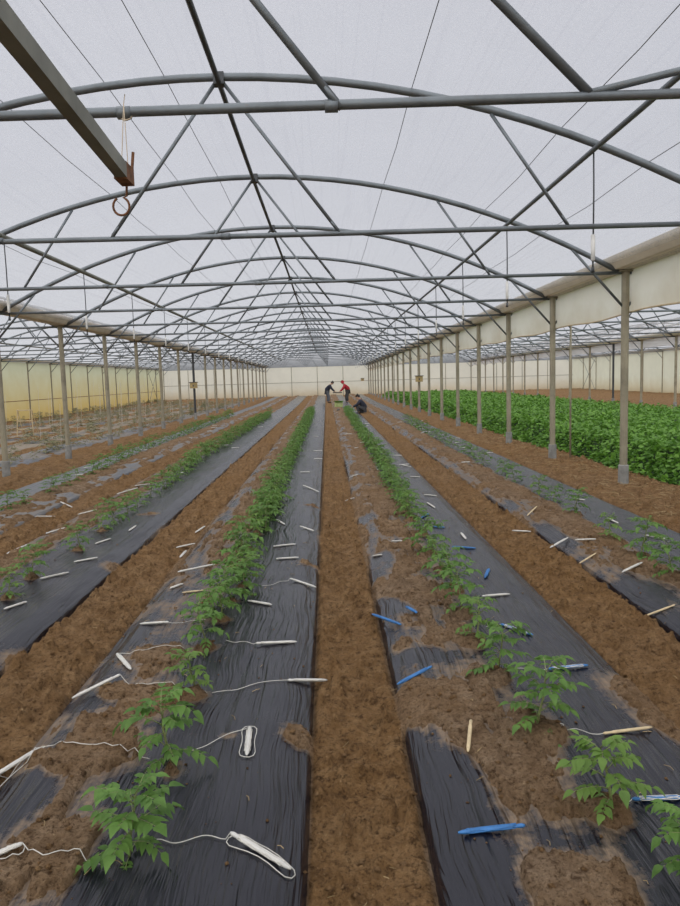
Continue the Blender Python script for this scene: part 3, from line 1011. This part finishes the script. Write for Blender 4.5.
# vertical drop rods with a white sleeve, hung from the side purlins
rod = MB(); rod.tube([(0, 0, arch_z(3.23)-.04), (.004, 0, 3.1), (0, 0, 2.47)], .0075, 6); ROD = rod.mesh('rod', M['darktube'], True)
slv = MB(); slv.tube([(0, 0, 2.53), (0, 0, 2.54), (0, 0, 2.75), (0, 0, 2.76)], [.012, .018, .018, .012], 8); SLV = slv.mesh('sleeve', M['sleeve'], True)
tip = MB(); tip.tube([(0, 0, 2.43), (0, 0, 2.48)], [.016, .012], 8); TIP = tip.mesh('nozzle', M['darktube'], True)
for sg, say, i0, i1 in ((1, 'right', 1, 19), (-1, 'left', 2, 15)):
    for i in range(i0, i1):
        t = thing('drop_pipe', 'thin drop pipe with white sleeve under the %s roof slope, %s from the front' % (say, nth(i-i0+1)), 'pipe', (XC+sg*3.23, YF(i)+.01, 0))
        put('rod', ROD, t)
        put('sleeve', SLV, t); put('nozzle', TIP, t)

# overhead rail with its hook
t = thing('overhead_rail', 'dark steel channel rail hung overhead with a rusty end and hook', 'rail', (0, 0, 0))
xr = lambda y: -.80-.075*(y-1.95)/1.45
mb = MB()
ya, yb = -1.0, 3.40
w, hgt, th = .025, .064, .006
prof = [(-w, 0), (w, 0), (w, hgt), (w-.014, hgt), (w-.014, hgt-th), (w-th, hgt-th), (w-th, th), (-w+th, th), (-w+th, hgt-th), (-w+.014, hgt-th), (-w+.014, hgt), (-w, hgt)]
n = len(prof)
vs = [(xr(ya)+a, ya, 2.455+c) for a, c in prof]+[(xr(yb)+a, yb, 2.455+c) for a, c in prof]
mb.add(vs, [(i, (i+1) % n, n+(i+1) % n, n+i) for i in range(n)]+[tuple(range(n))[::-1], tuple(range(n, 2*n))])
mb.build('channel', M['channel'], t)
mb = MB(); mb.box((xr(3.34), 3.34, 2.487), (.056, .13, .074)); mb.tube([(xr(3.38)+.02, 3.40, 2.49), (xr(3.38)+.03, 3.41, 2.60)], .007, 6); mb.build('end_bracket', M['rust'], t)
hk = [(xr(3.4)-.005, 3.415, 2.50), (xr(3.4)-.01, 3.415, 2.41)]
for a in np.linspace(.4*math.pi, -1.35*math.pi, 16):
    hk.append((xr(3.4)-.037+.037*math.cos(a), 3.415, 2.365+.04*math.sin(a)))
mb = MB(); mb.tube(hk, .0055, 6); hook = mb.build('hook', M['rust'], t, True)
hook['label'] = 'rusty open ring hook'
mb = MB()
for dx in (-.02, .012):
    mb.tube([(-.872, YF(0), Z_T+.03), (-.872, YF(0)-.03, Z_T-.02), (xr(3.33)+dx, 3.37, 2.50)], .0022, 4)
mb.tube([(-.872+.03*math.cos(a), YF(0)+.03*math.sin(a)*.3, Z_T-.055+.03*math.sin(a)) for a in np.linspace(0, 6.28, 14)], .004, 4)
mb.build('hanging_wire', M['cord'], t)

# roof wires
WIRES = [(-1.82, 'first'), (-1.31, 'second'), (-2.69, 'third'), (.81, 'fourth'), (2.11, 'fifth'), (2.88, 'sixth'), (-4.28, 'seventh')]
WSAY = {-1.82: 'second to the left of the ridge pipe', -1.31: 'nearest to the left of the ridge pipe', -2.69: 'third to the left of the ridge pipe', .81: 'first to the right of the ridge pipe',
        2.11: 'second to the right of the ridge pipe', 2.88: 'third to the right of the ridge pipe', -4.28: 'low over the left gutter slope'}
for x, _ in WIRES:
    mb = MB(); z = arch_z(x-XC)+.038
    pts = []
    for i in range(-1, NF):
        y = YF(i); pts.append((x, y, z))
        if i < NF-1:
            pts.append((x+.01*math.sin(i*2.1), y+1.5, z-.03))
    mb.tube(pts, .0034, 5)
    tag(mb.build('roof_wire', M['wire'], None, True), 'thin dark wire along the central roof, '+WSAY[x], 'wire')

# ------------------------------------------------------------------ roof film, walls
for (sname, xc), nm in zip(SPANS, ('left', 'center', 'right', 'far_right')):
    xx = np.linspace(-SPAN/2+.02, SPAN/2-.02, 41); yy = np.linspace(-5, YB+.4, 70)
    Z = np.repeat((Z_R+.045-.0592*xx*xx)[None, :], len(yy), 0)
    Z = Z-.016*(np.sin((yy-3.432)*math.pi/3.054)**2)[:, None]
    structure('ceiling_'+nm, grid_mesh('ceiling', xx+xc, yy, Z, M['roof']))


def wall_x(nm, x, y0, y1, z0, z1, m, seed):
    yy = np.linspace(y0, y1, 180); zz = np.linspace(z0, z1, 10)
    YY, ZZ = np.meshgrid(yy, zz)
    XX = x+.03*(fbm(YY*.9, ZZ*1.3, seed, 3)-.5)
    co_ = np.stack([XX, YY, ZZ], -1).reshape(-1, 3); k, n = YY.shape
    idx = np.arange(k*n).reshape(k, n); q_ = np.stack([idx[:-1, :-1], idx[:-1, 1:], idx[1:, 1:], idx[1:, :-1]], -1).reshape(-1, 4)
    return structure(nm, raw_mesh(nm, co_, q_, m))


def wall_y(nm, y, x0, x1, z0, z1, m, seed):
    xx = np.linspace(x0, x1, 80); zz = np.linspace(z0, z1, 10)
    XX, ZZ = np.meshgrid(xx, zz)
    YY = y+.03*(fbm(XX*.9, ZZ*1.3, seed, 3)-.5)
    co_ = np.stack([XX, YY, ZZ], -1).reshape(-1, 3); k, n = XX.shape
    idx = np.arange(k*n).reshape(k, n); q_ = np.stack([idx[:-1, :-1], idx[:-1, 1:], idx[1:, 1:], idx[1:, :-1]], -1).reshape(-1, 4)
    return structure(nm, raw_mesh(nm, co_, q_, m))


wall_x('wall_left', GUT[0], -5, YB+.1, -.1, 2.85, M['yellowfilm'], 501)
wall_x('wall_right', GUT[4], -5, YB+.1, -.1, 2.85, M['creamfilm'], 503)
wall_y('wall_back', YB+.1, GUT[0], GUT[4], -.1, 2.80, M['wallfilm'], 505)
wall_y('wall_front', -5, GUT[0], GUT[4], -.1, 2.80, M['wallfilm'], 507)
for (sname, xc), nm in zip(SPANS, ('left', 'center', 'right', 'far_right')):
    for y, sd in ((YB+.1, 'back'), (-5, 'front')):
        xx = np.linspace(-SPAN/2, SPAN/2, 31)
        vs = [(xc+a, y, 2.80) for a in xx]+[(xc+a, y, max(2.801, arch_z(a)+.04)) for a in xx]
        mb = MB(); mb.add(vs, [(i, i+1, 32+i, 31+i) for i in range(30)])
        structure('wall_%s_gable_%s' % (sd, nm), mb.mesh('gable', M['gable']))

# end wall posts and rail, in front of the film
EP = MB(); EP.tube([(0, 0, 0), (0, 0, 2.85)], .03, 8); EPM = EP.mesh('tube', M['post'])
k = 0
for j in range(17):
    x = GUT[0]+j*SPAN/4
    if j in (0, 4, 8, 12, 16):
        continue
    k += 1
    tag(put('end_wall_post', EPM, None, (x, YB-.02, 0)), 'slim upright against the end wall film, %s counted from the yellow wall' % nth(k), 'post')
mb = MB(); mb.tube([(GUT[0], YB+.02, 1.38), (GUT[4], YB+.02, 1.38)], .022, 8)
tag(mb.build('end_wall_rail', M['post']), 'thin horizontal rail across the cream end wall film', 'rail')
mb = MB(); mb.tube([(GUT[0]+.07, YF(9), .95), (GUT[0]+.07, YB-.1, .95)], .016, 6)
tag(mb.build('side_wall_rail', M['rust']), 'brown horizontal rail low along the yellow left wall', 'rail')
for sg, say in ((0, 'yellow left wall'), (4, 'far right wall')):
    t = thing('wind_brace', 'crossed thin braces at the far end of the %s' % say, 'brace')
    x = GUT[sg]+(.2 if sg == 0 else -.2)
    for a, b in ((.1, 2.7), (2.7, .1)):
        mb = MB(); mb.tube([(x, YF(19), a), (x, YF(20), b)], .016, 6); mb.build('bar', M['tube'], t)

# small boxes fixed to posts
for x, y, lab, m_ in ((GUT[1], YF(9), 'ochre control box on the dark left post', 'yellowbox'), (GUT[2], YF(9), 'small ochre box on a right post near the end wall', 'yellowbox'),
                      (GUT[2]-.6, YB-.15, 'brown box on the end wall behind the crouching worker', 'yellowbox')):
    t = thing('control_box', lab, 'box', (x-.0, y-.10, 1.35))
    mb = MB(); mb.box((0, 0, .13), (.30, .14, .24)); mb.build('housing', M[m_], t)
    mb = MB(); mb.box((0, -.01, .262), (.36, .18, .03)); mb.build('lid', M['darkbox'], t)
    mb = MB(); mb.box((0, -.075, .12), (.05, .02, .08)); mb.build('latch', M['darkbox'], t)

# ladder in the left span
lx0, ly0 = -9.7, 23.3
t = thing('step_ladder', 'pale wooden ladder standing on the beds of the left span', 'ladder', (lx0, ly0, 0), .0)
for s in (-1, 1):
    mb = MB(); mb.tube([(s*.26, 0, -.02), (s*.22, .05, .88)], .018, 6); mb.build('rail', M['cane'], t)
    mb = MB(); mb.tube([(s*.26, .5, -.02), (s*.22, .07, .88)], .014, 6); mb.build('leg', M['cane'], t)
for z in (.25, .52, .86):
    mb = MB(); mb.box((0, .02+.05*z, z), (.50, .07, .03)); mb.build('rung', M['cane'], t)

# pale training twine in the left span
mb = MB()
r5 = np.random.default_rng(9)
for k in range(90):
    x = r5.choice([-6.6, -8.2, -9.7, -11.3, -12.9])+r5.normal(0, .05); y = 16+40*r5.random()
    mb.tube([(x, y, .05), (x+.03, y, 1.0+r5.random())], .004, 3)
tag(mb.build('hanging_twine', M['twine']), 'pale upright twine and canes over the beds of the left span', 'twine', None, 'stuff')


# ------------------------------------------------------------------ the three workers by the end wall
def skin_obj(name, joints, edges, m, parent, sub=2):
    me = bpy.data.meshes.new(name)
    keys = list(joints)
    me.from_pydata([joints[k][0] for k in keys], [(keys.index(a), keys.index(b)) for a, b in edges], [])
    o = put(name, me, parent)
    o.modifiers.new('skin', 'SKIN')
    if not me.skin_vertices:
        bm = bmesh.new(); bm.from_mesh(me); bm.verts.layers.skin.verify(); bm.to_mesh(me); bm.free()
    sk = me.skin_vertices[0].data
    for i, k in enumerate(keys):
        r = joints[k][1]
        sk[i].radius = (r, r) if not isinstance(r, tuple) else r
        sk[i].use_root = (i == 0)
    ss = o.modifiers.new('sub', 'SUBSURF'); ss.levels = sub; ss.render_levels = sub
    o.modifiers['skin'].use_smooth_shade = True
    me.materials.append(m)
    return o


def V(*a): return np.array(a, float)


def person(label, loc, rz, J, jacket, trousers, haircol, hood=False):
    """J: joint positions in metres, the person faces +x"""
    t = thing('person', label, 'person', loc, rz)
    jt = {}
    E_ = []
    def add(k, p, r, par=None):
        jt[k] = (tuple(p), r)
        if par:
            E_.append((par, k))
    add('pelvis', J['pelvis'], .125); add('waist', J['pelvis']*.55+J['chest']*.45, .11, 'pelvis'); add('chest', J['chest'], .125, 'waist')
    add('neck', J['neck'], .055, 'chest'); add('skull', J['head'], .085, 'neck'); 
    up = J['head']-J['neck']; up /= np.linalg.norm(up)
    add('crown', J['head']+up*.09, .07, 'skull')
    f = J.get('face', V(1, 0, 0)); f = f/np.linalg.norm(f)
    add('nose', J['head']+f*.105-up*.01, .016, 'skull')
    add('chin', J['head']+f*.055-up*.09, .04, 'skull')
    for s, n in ((1, 'l'), (-1, 'r')):
        add('ear'+n, J['head']+V(0, s*.09, 0), .02, 'skull')
        add('sh'+n, J['sh'+n], .062, 'chest'); add('el'+n, J['el'+n], .045, 'sh'+n); add('wr'+n, J['wr'+n], .030, 'el'+n)
        d = J['wr'+n]-J['el'+n]; d /= np.linalg.norm(d)
        add('palm'+n, J['wr'+n]+d*.06, (.036, .018), 'wr'+n)
        sd = np.cross(d, V(0, 0, 1)); sd /= np.linalg.norm(sd)+1e-6
        for q in range(4):
            b0 = J['wr'+n]+d*.10+sd*(.027-.018*q)
            ln = (.065, .078, .072, .055)[q]
            add('f%d%s' % (q, n), b0, .009, 'palm'+n); add('g%d%s' % (q, n), b0+d*ln*.55-V(0, 0, .006), .0085, 'f%d%s' % (q, n))
            add('h%d%s' % (q, n), b0+d*ln*.8-V(0, 0, .03), .007, 'g%d%s' % (q, n))
        add('t0'+n, J['wr'+n]+d*.035+sd*.035, .011, 'wr'+n); add('t1'+n, J['wr'+n]+d*.075+sd*.05, .009, 't0'+n)
        add('hip'+n, J['hip'+n], .09, 'pelvis'); add('kn'+n, J['kn'+n], .062, 'hip'+n); add('an'+n, J['an'+n], .042, 'kn'+n)
        add('toe'+n, J['an'+n]+J.get('foot', V(.16, 0, -.05)), .035, 'an'+n)
    skin_obj('body', jt, E_, M['skin'], t)
    # jacket
    g = lambda k, e: (jt[k][0], (jt[k][1] if not isinstance(jt[k][1], tuple) else jt[k][1][0])+e)
    jj = {'pelvis': (tuple(J['pelvis']*1.12-J['chest']*.12), .205), 'waist': g('waist', .085), 'chest': g('chest', .085), 'collar': (tuple(J['neck']*.75+J['chest']*.25), .08)}
    je = [('pelvis', 'waist'), ('waist', 'chest'), ('chest', 'collar')]
    for n in 'lr':
        jj['sh'+n] = g('sh'+n, .045); jj['el'+n] = g('el'+n, .034); jj['wr'+n] = (tuple(J['wr'+n]*.98+J['el'+n]*.02), .058)
        je += [('chest', 'sh'+n), ('sh'+n, 'el'+n), ('el'+n, 'wr'+n)]
    skin_obj('jacket', jj, je, jacket, t)
    tt = {'pelvis': (tuple(J['pelvis']), .18)}; te = []
    for n in 'lr':
        tt['hip'+n] = g('hip'+n, .045); tt['kn'+n] = g('kn'+n, .042); tt['an'+n] = (tuple(J['an'+n]*.97+J['kn'+n]*.03), .075)
        te += [('pelvis', 'hip'+n), ('hip'+n, 'kn'+n), ('kn'+n, 'an'+n)]
    skin_obj('trousers', tt, te, trousers, t)
    ft = J.get('foot', V(.16, 0, -.05))
    for n in 'lr':
        skin_obj('shoe', {'a': (tuple(J['an'+n]-V(0, 0, .02)), .055), 'b': (tuple(J['an'+n]+ft*.6), .05), 'c': (tuple(J['an'+n]+ft*1.1), .04)}, [('a', 'b'), ('b', 'c')], M['shoe'], t, 1)
    hp = J['head']
    skin_obj('hood' if hood else 'hair', {'a': (tuple(hp+up*.05-f*.025), .108 if hood else .098), 'b': (tuple(hp+up*.10-f*.01), .085), 'c': (tuple(hp-f*.06-up*.05), .08 if not hood else .10)}, [('a', 'b'), ('a', 'c')], haircol, t)
    return t


M['skin'] = simple('skin', (.48, .28, .19), .6)
M['shoe'] = simple('shoe', (.03, .028, .026), .7)
M['navy'] = simple('navy_jacket', (.022, .026, .045), .8)
M['red'] = simple('red_jacket', (.42, .018, .035), .75)
M['jeans'] = simple('grey_trousers', (.10, .11, .13), .85)
M['dkgrey'] = simple('dark_trousers', (.055, .055, .06), .85)
M['hair'] = simple('dark_hair', (.02, .017, .015), .6)
bend = dict(pelvis=V(-.12, 0, .86), chest=V(.08, 0, 1.17), neck=V(.20, 0, 1.31), head=V(.29, 0, 1.39), face=V(.75, 0, -.65),
            shl=V(.12, .19, 1.20), shr=V(.12, -.19, 1.20), ell=V(.27, .20, .97), elr=V(.27, -.20, .97), wrl=V(.46, .14, .80), wrr=V(.46, -.14, .80),
            hipl=V(-.10, .09, .80), hipr=V(-.10, -.09, .80), knl=V(-.02, .11, .45), knr=V(.04, -.11, .45), anl=V(-.07, .12, .08), anr=V(.02, -.12, .08))
YP = 48.6
person('worker in a dark navy jacket bending over the tray on the path', (.10, YP, .10*float(smooth(45, 66, np.array(YP)))), 0.0, bend, M['navy'], M['jeans'], M['hair']).scale = (.95,)*3
bend2 = dict(bend); bend2['head'] = V(.27, 0, 1.40)
person('worker in a red hooded jacket holding the tray from the right', (1.33, YP, .10*float(smooth(45, 66, np.array(YP)))), math.pi, bend2, M['red'], M['dkgrey'], M['red'], True).scale = (.95,)*3
squat = dict(pelvis=V(-.12, 0, .26), chest=V(.06, 0, .62), neck=V(.15, 0, .77), head=V(.22, 0, .87), face=V(.8, 0, -.6),
             shl=V(.09, .19, .66), shr=V(.09, -.19, .66), ell=V(.28, .22, .46), elr=V(.28, -.22, .46), wrl=V(.50, .12, .38), wrr=V(.50, -.10, .36),
             hipl=V(-.08, .10, .25), hipr=V(-.08, -.10, .25), knl=V(.30, .16, .40), knr=V(.26, -.16, .10), anl=V(.16, .14, .08), anr=V(-.08, -.18, .07))
person('worker in dark clothes crouching by the row end', (1.60, 33.0, -.02), math.pi*.97, squat, M['navy'], M['dkgrey'], M['hair']).scale = (.86,)*3

# tray the two hold, and the seedlings waiting on the bed
tr = thing('seedling_tray', 'dark seedling tray held between the two standing workers', 'tray', (.715, YP, .665))
mb = MB(); mb.box((0, 0, .0), (.62, .34, .02)); 
for s in (-1, 1):
    mb.box((0, s*.165, .03), (.62, .012, .06)); mb.box((s*.305, 0, .03), (.012, .33, .06))
mb.build('tray', M['darkbox'], tr)
mb = MB()
for a in range(-3, 4):
    for c in range(-1, 2):
        mb.tube([(a*.08, c*.1, .01), (a*.08+.01, c*.1, .05)], .02, 5)
mb.build('plugs', M['soil'], tr)
tag_pl = thing('seedling_crate', 'pale green crate of seedlings standing between the workers on the bed', 'crate', (.62, 39.0, surf(.62, 39.0)))
mb = MB(); mb.box((0, 0, .02), (.44, .45, .04))
for s in (-1, 1):
    mb.box((0, s*.22, .13), (.44, .02, .19)); mb.box((s*.21, 0, .13), (.02, .45, .19))
M['lime'] = simple('lime_plastic', (.36, .42, .17), .6)
mb.build('crate', M['lime'], tag_pl)
lf = MB()
for k in range(26):
    a = random.uniform(-.19, .19); c = random.uniform(-.18, .18)
    for q in range(3):
        th = random.uniform(0, 6.28)
        leaflet(lf, V(a, c, .22), V(math.cos(th), math.sin(th), 1.2), V(0, 0, 1), .16, .10, .3)
lf.build('seedlings', M['leafbright'], tag_pl)
for k, (u, v_) in enumerate(((338.5, 411), (345, 409))):
    x, y = on_ground(u, v_, .05)
    mb = MB(); mb.tube([(-.05, -.6, .03), (0, 0, .05), (.04, .6, .03)], [.05, .07, .04], 8, True, 0, .6)
    o = mb.build('planting_bag', M['darkbox'], None, True); o.location = (x, y, surf(x, y))
    tag(o, 'black crumpled bag lying on the bed %s of the pale green crate' % ('left' if k == 0 else 'right'), 'bag')

# ------------------------------------------------------------------ light: overcast sky over the film
w = bpy.data.worlds.new('sky'); bpy.context.scene.world = w; w.use_nodes = True
nt = w.node_tree; bg = nt.nodes['Background']
tc = nt.nodes.new('ShaderNodeTexCoord'); sx = nt.nodes.new('ShaderNodeSeparateXYZ')
nt.links.new(tc.outputs['Generated'], sx.inputs[0])
cl = noise(nt, tc.outputs['Generated'], 1.6, 4, .55)
mr = nt.nodes.new('ShaderNodeMath'); mr.operation = 'MULTIPLY_ADD'; mr.inputs[1].default_value = .16
nt.links.new(cl, mr.inputs[0]); nt.links.new(sx.outputs['Z'], mr.inputs[2])
c = ramp(nt, mr.outputs[0], [(.0, (.80, .82, .86)), (.35, (.69, .71, .79)), (1.0, (.73, .745, .83))])
nt.links.new(c, bg.inputs['Color']); bg.inputs['Strength'].default_value = 0.71
sun_d = bpy.data.lights.new('sun', 'SUN'); sun_d.energy = 3.3; sun_d.angle = math.radians(130); sun_d.color = (1, .98, .95)
sun = bpy.data.objects.new('sun', sun_d); C.objects.link(sun); sun.rotation_euler = (math.radians(28), math.radians(-14), 0)

sc = bpy.context.scene
sc.view_settings.view_transform = 'Standard'; sc.view_settings.look = 'None'
sc.view_settings.exposure = 0.0; sc.view_settings.gamma = 1.0; sc.view_settings.use_curve_mapping = False
sc.cycles.transparent_max_bounces = 24
sc.cycles.max_bounces = 8
